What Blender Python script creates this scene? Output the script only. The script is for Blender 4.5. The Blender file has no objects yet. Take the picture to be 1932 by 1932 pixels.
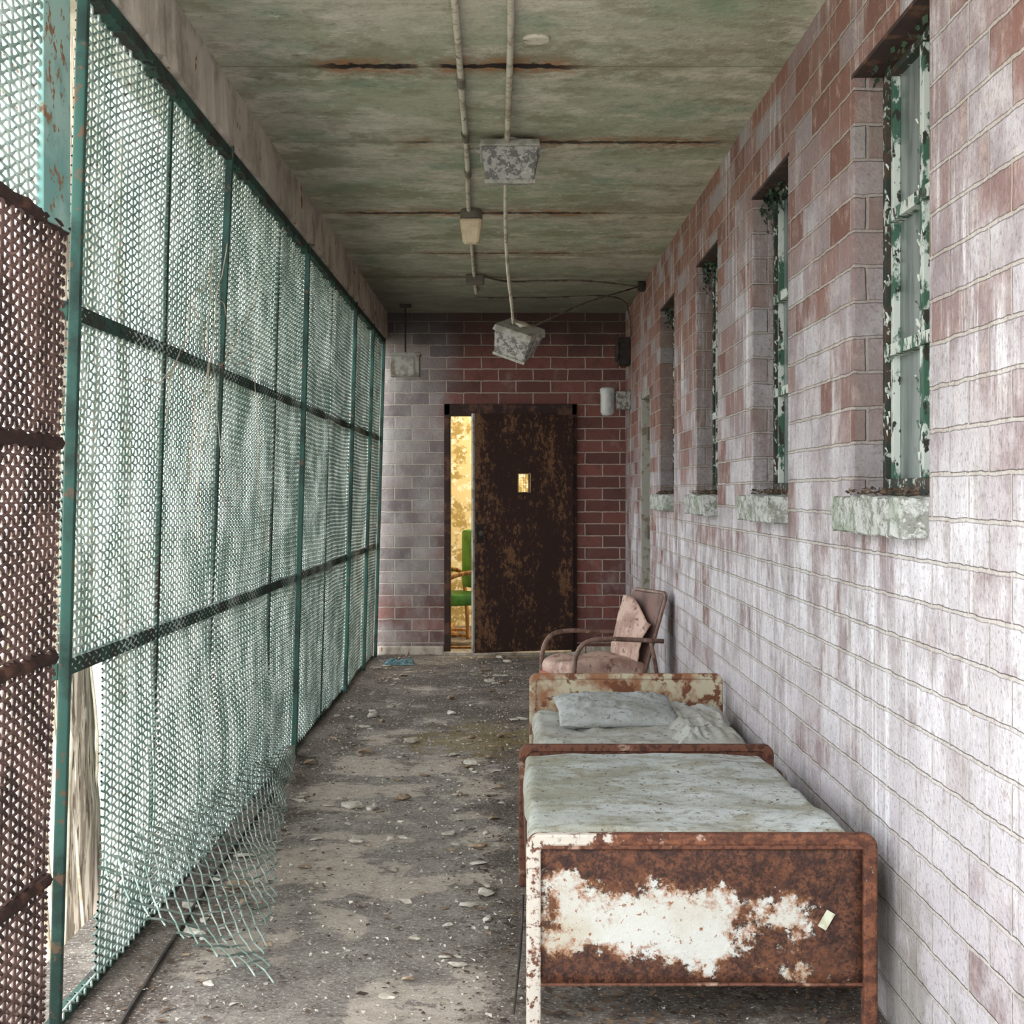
import bpy, bmesh, math, random
import numpy as np
from mathutils import Vector, Matrix, noise as mnoise
random.seed(7); np.random.seed(7)
D=bpy.data; C=bpy.context
scene=C.scene
COL=scene.collection
try: scene.view_settings.view_transform='Standard'
except Exception: pass

# ------------------------------------------------------------ materials
def lin(c):
    if len(c)==4: return c
    r=[]
    for v in c:
        v=v/255.0
        r.append(v/12.92 if v<=0.04045 else ((v+0.055)/1.055)**2.4)
    return (r[0],r[1],r[2],1.0)
class M:
    def __init__(s,name,rough=0.85,metal=0.0,spec=0.3):
        s.m=D.materials.new(name); s.m.use_nodes=True
        s.nt=s.m.node_tree; s.b=s.nt.nodes['Principled BSDF']
        s.b.inputs['Roughness'].default_value=rough
        s.b.inputs['Metallic'].default_value=metal
        s.b.inputs['Specular IOR Level'].default_value=spec
        s.g=s.nt.nodes.new('ShaderNodeNewGeometry')
        sp=s.nt.nodes.new('ShaderNodeSeparateXYZ'); s.nt.links.new(s.g.outputs['Position'],sp.inputs[0])
        s.x,s.y,s.z=sp.outputs
        s.pos=s.g.outputs['Position']
    def use_object(s):
        t=s.nt.nodes.new('ShaderNodeTexCoord')
        sp=s.nt.nodes.new('ShaderNodeSeparateXYZ'); s.nt.links.new(t.outputs['Object'],sp.inputs[0])
        s.x,s.y,s.z=sp.outputs; s.pos=t.outputs['Object']
    def _in(s,n,i,v):
        if v is None: return
        if isinstance(v,bpy.types.NodeSocket): s.nt.links.new(v,n.inputs[i])
        else: n.inputs[i].default_value=v
    def math(s,op,a,b=None,c=None,clamp=False):
        n=s.nt.nodes.new('ShaderNodeMath'); n.operation=op; n.use_clamp=clamp
        s._in(n,0,a); s._in(n,1,b); s._in(n,2,c); return n.outputs[0]
    def add(s,*a):
        r=a[0]
        for q in a[1:]: r=s.math('ADD',r,q)
        return r
    def mul(s,a,b): return s.math('MULTIPLY',a,b)
    def sub(s,a,b): return s.math('SUBTRACT',a,b)
    def comb(s,x,y,z):
        n=s.nt.nodes.new('ShaderNodeCombineXYZ'); s._in(n,0,x); s._in(n,1,y); s._in(n,2,z); return n.outputs[0]
    def scl(s,v,t):
        n=s.nt.nodes.new('ShaderNodeVectorMath'); n.operation='MULTIPLY'; s._in(n,0,v); n.inputs[1].default_value=t; return n.outputs[0]
    def noise(s,scale,detail=5,vec=None,rough=0.6,dist=0.0):
        n=s.nt.nodes.new('ShaderNodeTexNoise'); s._in(n,'Vector',vec if vec is not None else s.pos)
        n.inputs['Scale'].default_value=scale; n.inputs['Detail'].default_value=detail
        n.inputs['Roughness'].default_value=rough; n.inputs['Distortion'].default_value=dist
        return n.outputs['Fac']
    def ss(s,v,lo,hi,a=0.0,b=1.0):
        n=s.nt.nodes.new('ShaderNodeMapRange'); n.interpolation_type='SMOOTHSTEP'
        if lo>hi: lo,hi,a,b=hi,lo,b,a
        s._in(n,0,v); n.inputs[1].default_value=lo; n.inputs[2].default_value=hi
        n.inputs[3].default_value=a; n.inputs[4].default_value=b; return n.outputs[0]
    def mix(s,f,a,b,mode='MIX'):
        n=s.nt.nodes.new('ShaderNodeMix'); n.data_type='RGBA'; n.blend_type=mode
        s._in(n,0,f)
        for i,v in ((6,a),(7,b)):
            if isinstance(v,bpy.types.NodeSocket): s.nt.links.new(v,n.inputs[i])
            else: n.inputs[i].default_value=lin(v)
        return n.outputs[2]
    def bump(s,h,st=0.4,dist=0.01):
        n=s.nt.nodes.new('ShaderNodeBump'); n.inputs['Strength'].default_value=st; n.inputs['Distance'].default_value=dist
        s.nt.links.new(h,n.inputs['Height']); s.nt.links.new(n.outputs[0],s.b.inputs['Normal'])
    def done(s,col,rough=None):
        if isinstance(col,bpy.types.NodeSocket): s.nt.links.new(col,s.b.inputs['Base Color'])
        else: s.b.inputs['Base Color'].default_value=lin(col)
        if rough is not None: s._in(s.b,'Roughness',rough)
        return s.m

def two_tone(name,A,B,scale=6,lo=.45,hi=.55,st=(1,1,1),rough=.8,metal=0,fine=None,bump=.3,obj=False,fscale=60,flo=.55,fhi=.65):
    k=M(name,rough,metal)
    if obj: k.use_object()
    v=k.scl(k.pos,st)
    n=k.noise(scale,7,v,.65)
    c=k.mix(k.ss(n,lo,hi),A,B)
    if fine:
        c=k.mix(k.ss(k.noise(fscale,4,v),flo,fhi),c,fine)
    k.bump(k.noise(fscale,4),bump,.004)
    return k.done(c)

def brick_mat(name,bw,right=True):
    k=M(name,.92)
    u=k.add(k.x,k.y)
    du=k.mul(k.sub(k.noise(9,4),.5),.016); dv=k.mul(k.sub(k.noise(10,4,k.scl(k.pos,(1.3,1,1.7))),.5),.016)
    v=k.comb(k.add(u,du),k.add(k.z,dv),0.0)
    b=k.nt.nodes.new('ShaderNodeTexBrick'); k._in(b,'Vector',v)
    b.inputs['Scale'].default_value=1; b.inputs['Brick Width'].default_value=bw; b.inputs['Row Height'].default_value=.103
    b.inputs['Mortar Size'].default_value=.0065; b.inputs['Mortar Smooth'].default_value=.5; b.inputs['Bias'].default_value=0
    b.inputs['Color1'].default_value=(0,0,0,1); b.inputs['Color2'].default_value=(1,1,1,1); b.inputs['Mortar'].default_value=(.5,.5,.5,1)
    rnd=b.outputs['Color']; mf=b.outputs['Fac']
    uv=k.comb(u,k.z,0.0)
    big=k.noise(.6,4,uv); fine=k.noise(75,4); mid=k.noise(5,6,uv,.65)
    if right:
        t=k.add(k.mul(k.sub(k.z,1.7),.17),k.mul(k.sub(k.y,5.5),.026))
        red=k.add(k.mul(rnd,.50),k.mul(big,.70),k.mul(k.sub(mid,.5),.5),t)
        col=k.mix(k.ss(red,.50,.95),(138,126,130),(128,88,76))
        col=k.mix(k.mul(k.ss(rnd,.72,.92),.6),col,(104,74,68))
        col=k.mix(k.mul(k.ss(rnd,.30,.08),.6),col,(148,143,148))
        col=k.mix(k.mul(k.ss(k.noise(11,7,None,.7),.52,.70),.55),col,(186,164,150))
        p1=k.noise(1.5,9,k.comb(k.mul(u,1.3),k.mul(k.z,1.0),3.0),.75)
        w=k.sub(k.add(p1,k.mul(k.sub(mid,.5),.6)),k.mul(t,.6))
        w=k.sub(w,k.mul(k.sub(rnd,.5),.13))
        col=k.mix(k.mul(k.ss(w,.40,.68),.64),col,(198,195,200))
        st=k.noise(1,8,k.comb(k.mul(u,11.0),k.mul(k.z,.8),0.0),.78)
        st2=k.noise(1,5,k.comb(k.mul(u,1.8),k.mul(k.z,.7),6.0),.6)
        col=k.mix(k.mul(k.mul(k.ss(st,.49,.62),k.ss(st2,.46,.58)),.8),col,(222,221,225))
        band=k.mul(k.ss(k.z,1.6,1.15),k.ss(k.z,.35,1.0))
        col=k.mix(k.mul(band,k.mul(k.ss(k.noise(2.2,8,k.comb(k.mul(u,1.6),k.mul(k.z,.8),1.0),.74),.45,.60),.65)),col,(224,223,230))
        col=k.mix(k.mul(mf,.5),col,(178,171,158))
        col=k.mix(k.mul(k.ss(st,.44,.30),.5),col,(112,102,94))
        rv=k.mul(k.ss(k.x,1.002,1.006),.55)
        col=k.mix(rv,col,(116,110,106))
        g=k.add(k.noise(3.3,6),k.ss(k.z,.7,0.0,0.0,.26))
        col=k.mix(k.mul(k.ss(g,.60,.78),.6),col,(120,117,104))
        col=k.mix(k.mul(k.ss(k.noise(26,7,None,.75),.54,.66),.45),col,(116,98,94))
        col=k.mix(k.mul(k.ss(fine,.54,.65),.45),col,(108,92,92))
    else:
        col=k.mix(rnd,(130,82,74),(98,66,62))
        col=k.mix(k.mul(k.ss(k.noise(12,5),.5,.7),.45),col,(78,54,50))
        lf=k.ss(k.add(k.x,k.mul(k.sub(k.noise(2.5,6,None,.7),.5),.9)),-.30,-.75,0.0,.85)
        lf=k.mul(lf,k.ss(k.z,.35,.75,.25,1.0))
        col=k.mix(lf,col,k.mix(rnd,(146,140,139),(106,101,102)))
        col=k.mix(k.mul(mf,.9),col,(176,165,154))
        med=k.noise(2.2,7,k.comb(k.mul(u,1.4),k.mul(k.z,.9),0.0),.7)
        w=k.add(med,k.ss(k.x,-.2,-.95,0.0,.12),k.ss(k.z,2.3,2.8,0.0,-.25))
        col=k.mix(k.mul(k.ss(w,.50,.8),.55),col,(182,179,176))
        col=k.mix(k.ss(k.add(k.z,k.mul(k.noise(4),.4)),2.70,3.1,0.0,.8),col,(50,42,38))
        col=k.mix(k.mul(k.ss(fine,.58,.7),.35),col,(84,66,64))
    h=k.sub(k.add(k.mul(fine,.6),k.mul(mid,.6),k.mul(k.noise(30,5),.5)),mf)
    k.bump(h,.85,.010)
    return k.done(col)
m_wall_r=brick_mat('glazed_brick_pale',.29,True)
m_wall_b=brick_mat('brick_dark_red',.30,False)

CR=[(5.62,-.75,.30,1.0),(6.83,-.5,.98,.85),(8.56,-.95,.6,.9),(10.0,-.6,.5,.7),(11.1,-.9,.3,.6)]
def ceil_mat():
    k=M('stained_concrete_ceiling',.95)
    v=k.comb(k.mul(k.x,1.0),k.mul(k.y,1.3),0.0)
    n1=k.noise(.9,4,v,.55); n2=k.noise(2.2,10,v,.72); n3=k.noise(9,10,v,.8)
    c=k.mix(k.ss(n1,.35,.65),(184,178,162),(160,164,140))
    c=k.mix(k.mul(k.ss(n2,.50,.58),.65),c,(206,199,184))
    c=k.mix(k.mul(k.ss(n3,.44,.62),.6),c,(142,136,118))
    c=k.mix(k.mul(k.ss(k.noise(1.3,9,v,.74),.50,.60),.72),c,(132,130,106))
    c=k.mix(k.mul(k.ss(k.noise(1.8,8,k.scl(k.pos,(1,1.0,1)),.70),.54,.66),.65),c,(116,142,118))
    c=k.mix(k.mul(k.ss(k.noise(3.5,10,v,.78),.56,.64),.5),c,(108,100,82))
    c=k.mix(k.mul(k.ss(k.noise(14,8,v,.75),.58,.68),.5),c,(106,96,80))
    c=k.mix(k.mul(k.ss(k.noise(6,9,v,.75),.60,.64),.5),c,(222,215,200))
    wob=k.add(k.mul(k.sub(k.noise(3,6),.5),.07),k.mul(k.sub(k.noise(22,5),.5),.05))
    yy=k.add(k.y,wob)
    for (Y,xa,xb,am) in CR:
        dd=k.sub(k.y,Y); d0=k.math('ABSOLUTE',dd)
        d=k.math('ABSOLUTE',k.sub(yy,Y))
        span=k.mul(k.ss(k.x,xa-.05,xa+.15),k.ss(k.x,xb-.15,xb+.05,1.0,0.0))
        nz=k.ss(k.noise(2.2+Y*.1,4,k.comb(k.x,Y,0.0)),.38,.48)
        act=k.mul(span,nz)
        c=k.mix(k.mul(k.ss(d0,.45,.05,0.0,.6),k.ss(k.noise(3,8,None,.75),.42,.58)),c,(124,115,94))
        c=k.mix(k.mul(k.ss(k.math('ABSOLUTE',k.add(dd,-.12)),.14,.02,0.0,.55),k.ss(k.noise(4,8,None,.75),.45,.58)),c,(216,208,190))
        c=k.mix(k.ss(d0,.012,.004,0.0,.6),c,(112,100,82))
        rust=k.mul(k.ss(d,.04,.16,1.0,0.0),act)
        c=k.mix(k.mul(k.mul(rust,.85*am),k.ss(k.noise(14,6,None,.7),.35,.6)),c,(150,98,60))
        core=k.mul(k.ss(k.add(d,k.mul(k.sub(k.noise(16,5),.5),.08)),.020,.034,1.0,0.0),act)
        c=k.mix(k.mul(core,am),c,(34,20,15))
    c=k.mix(k.mul(k.ss(k.add(k.y,k.mul(k.noise(2),1.0)),9.6,13.2),.75),c,(78,75,68))  # gloom of the far end painted into the ceiling colour
    k.bump(k.add(k.noise(30,5),k.mul(n2,2.0)),.5,.014)
    return k.done(c)
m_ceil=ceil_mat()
m_beam=two_tone('beam_concrete',(190,180,166),(146,137,123),4,.4,.65,(3,1,1),.95,0,(132,82,54),.4,False,9,.64,.68)

def floor_mat():
    k=M('dirty_concrete_floor',.92)
    n1=k.noise(1.7,8,None,.60,.4); n2=k.noise(7,8,None,.72); n3=k.noise(48,6,None,.75)
    c=k.mix(k.ss(n2,.38,.62),(138,130,123),(168,160,151))
    sand=k.ss(k.add(n1,k.mul(k.sub(n2,.5),.3)),.50,.54)
    dx=k.mul(k.ss(k.x,-.78,-1.08),.26)
    dfar=k.ss(k.y,6.5,10.5,0.0,.20)
    dr=k.mul(k.ss(k.x,-.22,.06),.24)
    dm=k.add(dx,dfar,dr,k.noise(2.3,9,None,.76))
    dirt=k.ss(dm,.56,.70)
    c=k.mix(k.mul(dirt,.8),c,(96,85,76))
    gr=k.mul(k.ss(n3,.49,.59),k.add(.42,k.mul(dirt,.5)))
    c=k.mix(gr,c,(70,60,54))
    c=k.mix(k.mul(sand,k.ss(dirt,0.0,1.0,.9,.2)),c,k.mix(k.ss(k.noise(14,7,None,.7),.4,.65),(206,194,180),(176,164,150)))
    c=k.mix(k.mul(k.ss(k.noise(85,3),.59,.65),.8),c,(222,216,206))
    c=k.mix(k.mul(k.ss(k.noise(30,6,None,.7),.59,.67),.6),c,(82,70,60))
    mx=k.math('ABSOLUTE',k.math('ADD',k.x,.16)); my=k.math('ABSOLUTE',k.sub(k.y,8.7))
    q=k.add(k.math('DIVIDE',mx,.6),k.math('DIVIDE',my,.8),k.mul(k.sub(n2,.5),4.5))
    c=k.mix(k.mul(k.ss(q,1.1,.3),.62),c,(142,124,66))
    k.bump(k.add(n3,k.mul(n2,1.5)),.9,.016)
    return k.done(c)
m_floor=floor_mat()

m_fence=two_tone('green_painted_wire',(176,190,183),(116,138,129),5,.4,.6,(1,1,1),.5,0,(104,94,82),.2,False,28,.60,.68)
m_fence_rust=two_tone('rusted_wire',(104,82,76),(64,49,45),6,.4,.6,(1,1,1),.6,0,(150,126,114),.3,False,40,.60,.7)
m_post=two_tone('green_post_paint',(48,84,75),(32,54,48),4,.45,.6,(1,1,1),.6,0,(96,76,60),.3,False,22,.58,.66)
m_rail=two_tone('dark_rail',(42,72,62),(46,44,38),6,.42,.62,(1,1,1),.85,0,(26,28,26),.4,False,40,.55,.65)
m_plate=two_tone('turquoise_plate',(118,162,156),(156,188,180),5,.4,.6,(1,1,1),.6,0,(136,104,78),.2,False,26,.56,.63)
m_bed=two_tone('rusted_bed_enamel',(98,62,47),(148,122,104),7,.56,.64,(1,1,1),.75,0,(66,40,30),.6,False,45,.48,.60)
def leg_mat():
    k=M('rusted_bed_enamel_leg',.7)
    n=k.noise(10,9,None,.75)
    bias=k.add(k.ss(k.x,.10,.6,0.0,.26),k.ss(k.z,.44,.50,0.0,.06))
    rust=k.mix(k.ss(k.noise(35,7,None,.78),.42,.60),(70,42,32),(118,74,52))
    c=k.mix(k.ss(k.add(n,bias),.56,.62),(186,179,168),rust)
    c=k.mix(k.mul(k.ss(k.noise(40,5,None,.7),.52,.60),k.ss(k.add(n,bias),.46,.56)),c,(92,56,40))
    c=k.mix(k.mul(k.ss(k.noise(13,6,None,.7),.62,.66),.6),c,(176,160,144))
    k.bump(k.noise(60,6,None,.7),.7,.005); return k.done(c)
m_bed_leg=leg_mat()
m_head=two_tone('headboard_enamel',(184,175,151),(142,98,70),4.5,.47,.60,(1,1,1),.65,0,(110,68,46),.4,False,16,.52,.60)
def panel_mat():
    k=M('rust_eaten_enamel_panel',.65)
    n=k.noise(9,12,None,.8); nb=k.noise(3.4,3,None,.6)
    qx=k.math('DIVIDE',k.math('ABSOLUTE',k.sub(k.x,.42)),.40)
    zc=k.add(k.z,k.mul(k.sub(k.x,.43),.16))
    qz=k.math('DIVIDE',k.math('ABSOLUTE',k.sub(zc,.280)),.112)
    q=k.math('MAXIMUM',qx,qz)
    hole=k.mul(k.ss(k.math('ABSOLUTE',k.sub(k.x,.62)),.09,.03),k.ss(k.z,.36,.28,0.3,1.0))
    q=k.add(q,k.mul(k.sub(n,.5),2.7),k.mul(k.sub(nb,.5),1.4),k.mul(hole,.5))
    rust=k.mix(k.ss(k.noise(26,7,None,.78),.4,.62),(52,32,26),(100,63,44))
    rust=k.mix(k.mul(k.ss(k.noise(120,3),.50,.60),.75),rust,(36,24,20))
    rust=k.mix(k.mul(k.ss(k.noise(5,5),.55,.7),.6),rust,(118,74,49))
    cream=k.mix(k.ss(k.noise(3,6),.4,.65),(188,189,183),(174,168,152))
    cream=k.mix(k.ss(k.noise(52,5,None,.7),.59,.64),cream,(132,90,62))
    c=k.mix(k.ss(q,.80,.88),cream,rust)
    edge=k.mul(k.ss(q,.50,.82),k.ss(q,.98,.82))
    c=k.mix(k.mul(k.mul(edge,k.ss(k.noise(30,6,None,.7),.42,.55)),.9),c,(140,92,58))
    k.bump(k.add(k.ss(q,.80,.9),k.noise(60,6,None,.7)),.7,.006)
    return k.done(c)
m_panel=panel_mat()
def mattress_mat():
    k=M('stained_mattress_ticking',.9)
    n=k.noise(2.4,9,k.scl(k.pos,(1,1.6,1)),.72,.5)
    c=k.mix(k.ss(n,.42,.58),(146,147,136),(176,182,182))
    c=k.mix(k.mul(k.ss(k.noise(5,9,None,.75),.5,.62),.65),c,(136,131,110))
    c=k.mix(k.mul(k.ss(k.x,.35,.02),.35),c,(138,138,114))
    c=k.mix(k.mul(k.ss(k.noise(20,7,None,.75),.51,.63),.55),c,(116,111,97))
    c=k.mix(k.mul(k.ss(k.noise(45,4),.62,.67),.85),c,(80,69,56))
    k.bump(k.add(k.noise(7,6),k.mul(k.noise(150,2),.3)),.6,.014)
    return k.done(c)
m_matt=mattress_mat()
m_cloth=two_tone('crumpled_sheet',(168,169,164),(142,140,130),5,.4,.65,(1,1,1),.9,0,(106,96,82),.4,False,40,.60,.68)
m_pillow=two_tone('pillow_ticking',(160,164,164),(136,138,133),8,.4,.65,(1,1,1),.9,0,(112,107,98),.5,False,60,.55,.70)
def door_mat():
    k=M('rusted_steel_door',.7)
    v=k.scl(k.pos,(1,1,.35)); big=k.noise(5,6,v,.7); f=k.noise(34,9,k.scl(k.pos,(1,1,.6)),.78)
    left=k.ss(k.x,-.1,-.36,0.0,.05)
    q=k.add(k.mul(big,.42),k.mul(f,.58),left)
    c=k.mix(k.ss(q,.52,.57),(54,36,31),(120,86,61))
    c=k.mix(k.mul(k.ss(k.noise(90,4),.52,.62),.6),c,(42,28,25))
    k.bump(k.noise(70,5),.5,.004); return k.done(c)
m_door=door_mat()
m_dframe=two_tone('dark_rust_frame',(50,34,31),(90,62,50),9,.5,.65,(1,1,1),.7,0,None,.3)
m_dedge=two_tone('pale_door_edge',(150,148,140),(116,106,94),12,.5,.6,(1,1,1),.7)
m_pane=two_tone('pale_pane_surround',(186,160,116),(150,122,84),12,.5,.6,(1,1,1),.7)
m_wpaint=two_tone('peeling_green_white_paint',(56,88,72),(182,188,182),15,.43,.49,(1,1,.6),.7,0,(46,44,38),.5,False,34,.57,.61)
m_wframe=two_tone('rusted_window_steel',(42,50,44),(68,56,48),14,.45,.6,(1,1,1),.8,0,(168,174,166),.5,False,30,.56,.62)
def glass_mat():
    k=M('dirty_window_glass',.3,0,.4)
    n=k.noise(1.2,6,k.comb(k.mul(k.y,9.0),k.mul(k.z,.8),0.0),.65)
    c=k.mix(k.ss(n,.38,.62),(78,88,85),(124,133,131))
    c=k.mix(k.mul(k.ss(k.noise(9,5),.56,.66),.5),c,(50,62,57))
    return k.done(c)
m_glass=glass_mat()
def sill_mat():
    k=M('peeling_sill',.9)
    n=k.noise(16,9,None,.75); f=k.noise(40,6,None,.75)
    c=k.mix(k.ss(n,.48,.55),(192,195,192),(142,143,136))
    c=k.mix(k.mul(k.ss(f,.54,.62),.75),c,(96,100,84))
    c=k.mix(k.mul(k.ss(k.noise(5,6),.50,.66),.6),c,(122,138,114))
    c=k.mix(k.mul(k.ss(k.noise(60,4),.6,.66),.7),c,(214,216,212))
    k.bump(k.add(n,f),.9,.014); return k.done(c)
m_sill=sill_mat()
m_galv=two_tone('mottled_galvanised',(154,151,145),(100,97,93),32,.46,.54,(1,1,1),.6,.0,(184,180,173),.3,True,70,.6,.66)
m_lid=two_tone('pale_galvanised',(164,160,151),(132,127,118),16,.45,.6,(1,1,1),.6,.0,None,.2,True)
m_cond=two_tone('painted_conduit',(192,185,168),(148,135,116),8,.5,.62,(1,1,1),.6,0,(104,76,58),.3,False,30,.62,.68)
m_dcond=two_tone('dark_conduit',(106,98,88),(70,60,52),8,.5,.62,(1,1,1),.7,0)
m_jar=two_tone('cream_lamp_glass',(208,189,158),(184,161,130),8,.4,.65,(1,1,1),.4,0)
m_jarw=two_tone('white_lamp_glass',(190,192,190),(156,158,158),8,.4,.65,(1,1,1),.3,0)
m_pink=two_tone('faded_pink_vinyl',(186,158,145),(152,120,108),7,.42,.62,(1,1,1),.6,0,(118,90,80),.3,True,30,.56,.66)
m_pinkd=two_tone('dark_vinyl_back',(118,92,85),(90,70,65),6,.42,.62,(1,1,1),.7,0,None,.3,True)
m_red=two_tone('red_seat_edge',(170,88,76),(136,68,60),8,.42,.62,(1,1,1),.6,0,None,.3,True)
m_tubeb=two_tone('brown_chair_tube',(132,106,95),(96,74,64),12,.45,.6,(1,1,1),.5,.1,(168,148,134),.2,True,30,.60,.68)
m_chip=two_tone('plaster_chip',(206,200,190),(172,164,150),20,.4,.6,(1,1,1),.95,0,None,.4)
m_chipb=two_tone('tan_chip',(168,149,128),(130,112,94),20,.4,.6,(1,1,1),.95,0,None,.4)
m_leaf=two_tone('dead_leaf',(106,86,68),(66,55,47),5,.4,.6,(1,1,1),.9,0,None,.2)
m_bark=two_tone('weathered_bark',(152,142,128),(100,90,79),7,.44,.58,(7,7,.35),.95,0,(68,59,50),.9,False,16,.54,.62)
m_ground=two_tone('leafy_ground',(206,201,184),(178,173,154),3,.4,.6,(1,1,1),.95,0,(130,120,100),.4,False,12,.56,.66)
m_yellow=two_tone('peeling_yellow_plaster',(222,204,152),(172,148,90),6,.47,.56,(1,1,1),.9,0,(236,228,200),.3,False,14,.54,.60)
m_plastic=two_tone('green_vinyl',(96,160,66),(70,128,50),6,.4,.6,(1,1,1),.5,0,None,.1)
m_wood=two_tone('raw_wood',(200,152,90),(150,104,60),6,.4,.6,(6,1,1),.7,0,None,.2)
m_ivy=two_tone('ivy_leaf',(50,70,48),(34,48,38),12,.4,.6,(1,1,1),.7,0,None,.2)
m_green_leaf=two_tone('spring_leaf',(186,198,156),(206,210,180),3,.4,.6,(1,1,1),.7,0,None,.2)
m_paper=two_tone('aged_paper',(190,192,172),(166,164,142),30,.4,.6,(1,1,1),.9,0,None,.1)
m_blue=two_tone('faded_blue_cloth',(112,146,156),(74,104,114),12,.4,.6,(1,1,1),.9,0,None,.4)
m_pan=two_tone('enamel_pan',(156,146,136),(112,98,86),14,.5,.65,(1,1,1),.4,0,None,.1)
m_black=two_tone('black_metal',(40,35,33),(62,54,48),12,.45,.6,(1,1,1),.7,0,None,.2)
m_vine=two_tone('dry_vine',(196,188,172),(156,144,124),8,.4,.6,(1,1,1),.9,0,None,.2)

# ------------------------------------------------------------ mesh builder
class MB:
    def __init__(s): s.v=[]; s.f=[]
    def add(s,vs,fs):
        o=len(s.v); s.v.extend([tuple(p) for p in vs]); s.f.extend([tuple(i+o for i in f) for f in fs])
    def box(s,a,b,mat=None):
        x0,y0,z0=a; x1,y1,z1=b
        vs=[Vector(p) for p in ((x0,y0,z0),(x1,y0,z0),(x1,y1,z0),(x0,y1,z0),(x0,y0,z1),(x1,y0,z1),(x1,y1,z1),(x0,y1,z1))]
        if mat is not None: vs=[mat@p for p in vs]
        s.add(vs,[(0,3,2,1),(4,5,6,7),(0,1,5,4),(1,2,6,5),(2,3,7,6),(3,0,4,7)]); return s
    def hexa(s,bot,top):
        s.add(list(bot)+list(top),[(0,3,2,1),(4,5,6,7),(0,1,5,4),(1,2,6,5),(2,3,7,6),(3,0,4,7)]); return s
    def tube(s,pts,r,n=8,cap=True,flat=None):
        pts=[Vector(p) for p in pts]; m=len(pts)
        rr=r if isinstance(r,(list,tuple)) else [r]*m
        ts=[]
        for i in range(m):
            t=(pts[min(i+1,m-1)]-pts[max(i-1,0)]); ts.append(t.normalized())
        ref=Vector((0,0,1)) if abs(ts[0].z)<.9 else Vector((1,0,0))
        nrm=ts[0].cross(ref).normalized(); vs=[]
        for i in range(m):
            nrm=(nrm-ts[i]*nrm.dot(ts[i])).normalized(); bn=ts[i].cross(nrm)
            for j in range(n):
                a=2*math.pi*j/n; vs.append(pts[i]+nrm*(math.cos(a)*rr[i])+bn*(math.sin(a)*rr[i]*(flat or 1)))
        fs=[]
        for i in range(m-1):
            for j in range(n):
                fs.append((i*n+j,i*n+(j+1)%n,(i+1)*n+(j+1)%n,(i+1)*n+j))
        if cap: fs.append(tuple(reversed(range(n)))); fs.append(tuple((m-1)*n+j for j in range(n)))
        s.add(vs,fs); return s
    def grid(s,fn,nu,nv):
        vs=[fn(i/nu,j/nv) for i in range(nu+1) for j in range(nv+1)]
        fs=[(i*(nv+1)+j,(i+1)*(nv+1)+j,(i+1)*(nv+1)+j+1,i*(nv+1)+j+1) for i in range(nu) for j in range(nv)]
        s.add(vs,fs); return s
    def rbox(s,c,size,r,disp=None,n=(14,14,4)):
        hx,hy,hz=[q/2 for q in size]; c=Vector(c)
        idx={}; L=[]; F=[]
        def vert(p):
            key=tuple(round(q,5) for q in p)
            if key in idx: return idx[key]
            P=Vector((p[0]*hx,p[1]*hy,p[2]*hz))
            core=Vector((max(-hx+r,min(hx-r,P.x)),max(-hy+r,min(hy-r,P.y)),max(-hz+r,min(hz-r,P.z))))
            d=P-core
            if d.length>1e-6: P=core+d.normalized()*r*min(1.0,max(abs(d.x),abs(d.y),abs(d.z))/r)
            if disp: P=disp(P)
            idx[key]=len(L); L.append(c+P); return idx[key]
        def sp(k): return [math.sin(math.pi/2*(2*i/k-1)) for i in range(k+1)]
        X,Y,Z=sp(n[0]),sp(n[1]),sp(n[2])
        def face(A,B,fn,flip):
            for i in range(len(A)-1):
                for j in range(len(B)-1):
                    q=[vert(fn(A[i],B[j])),vert(fn(A[i+1],B[j])),vert(fn(A[i+1],B[j+1])),vert(fn(A[i],B[j+1]))]
                    F.append(tuple(reversed(q)) if flip else tuple(q))
        face(X,Y,lambda a,b:(a,b,1),False); face(X,Y,lambda a,b:(a,b,-1),True)
        face(X,Z,lambda a,b:(a,-1,b),False); face(X,Z,lambda a,b:(a,1,b),True)
        face(Y,Z,lambda a,b:(1,a,b),False); face(Y,Z,lambda a,b:(-1,a,b),True)
        s.add(L,F); return s
    def lathe(s,c,prof,n=20,axis='z'):
        c=Vector(c); vs=[]
        for (r,h) in prof:
            for j in range(n):
                a=2*math.pi*j/n; x,y=r*math.cos(a),r*math.sin(a)
                p={'z':(x,y,h),'x':(h,x,y),'y':(x,h,y)}[axis]; vs.append(c+Vector(p))
        fs=[(i*n+j,i*n+(j+1)%n,(i+1)*n+(j+1)%n,(i+1)*n+j) for i in range(len(prof)-1) for j in range(n)]
        fs.append(tuple(reversed(range(n)))); fs.append(tuple((len(prof)-1)*n+j for j in range(n)))
        s.add(vs,fs); return s

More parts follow.
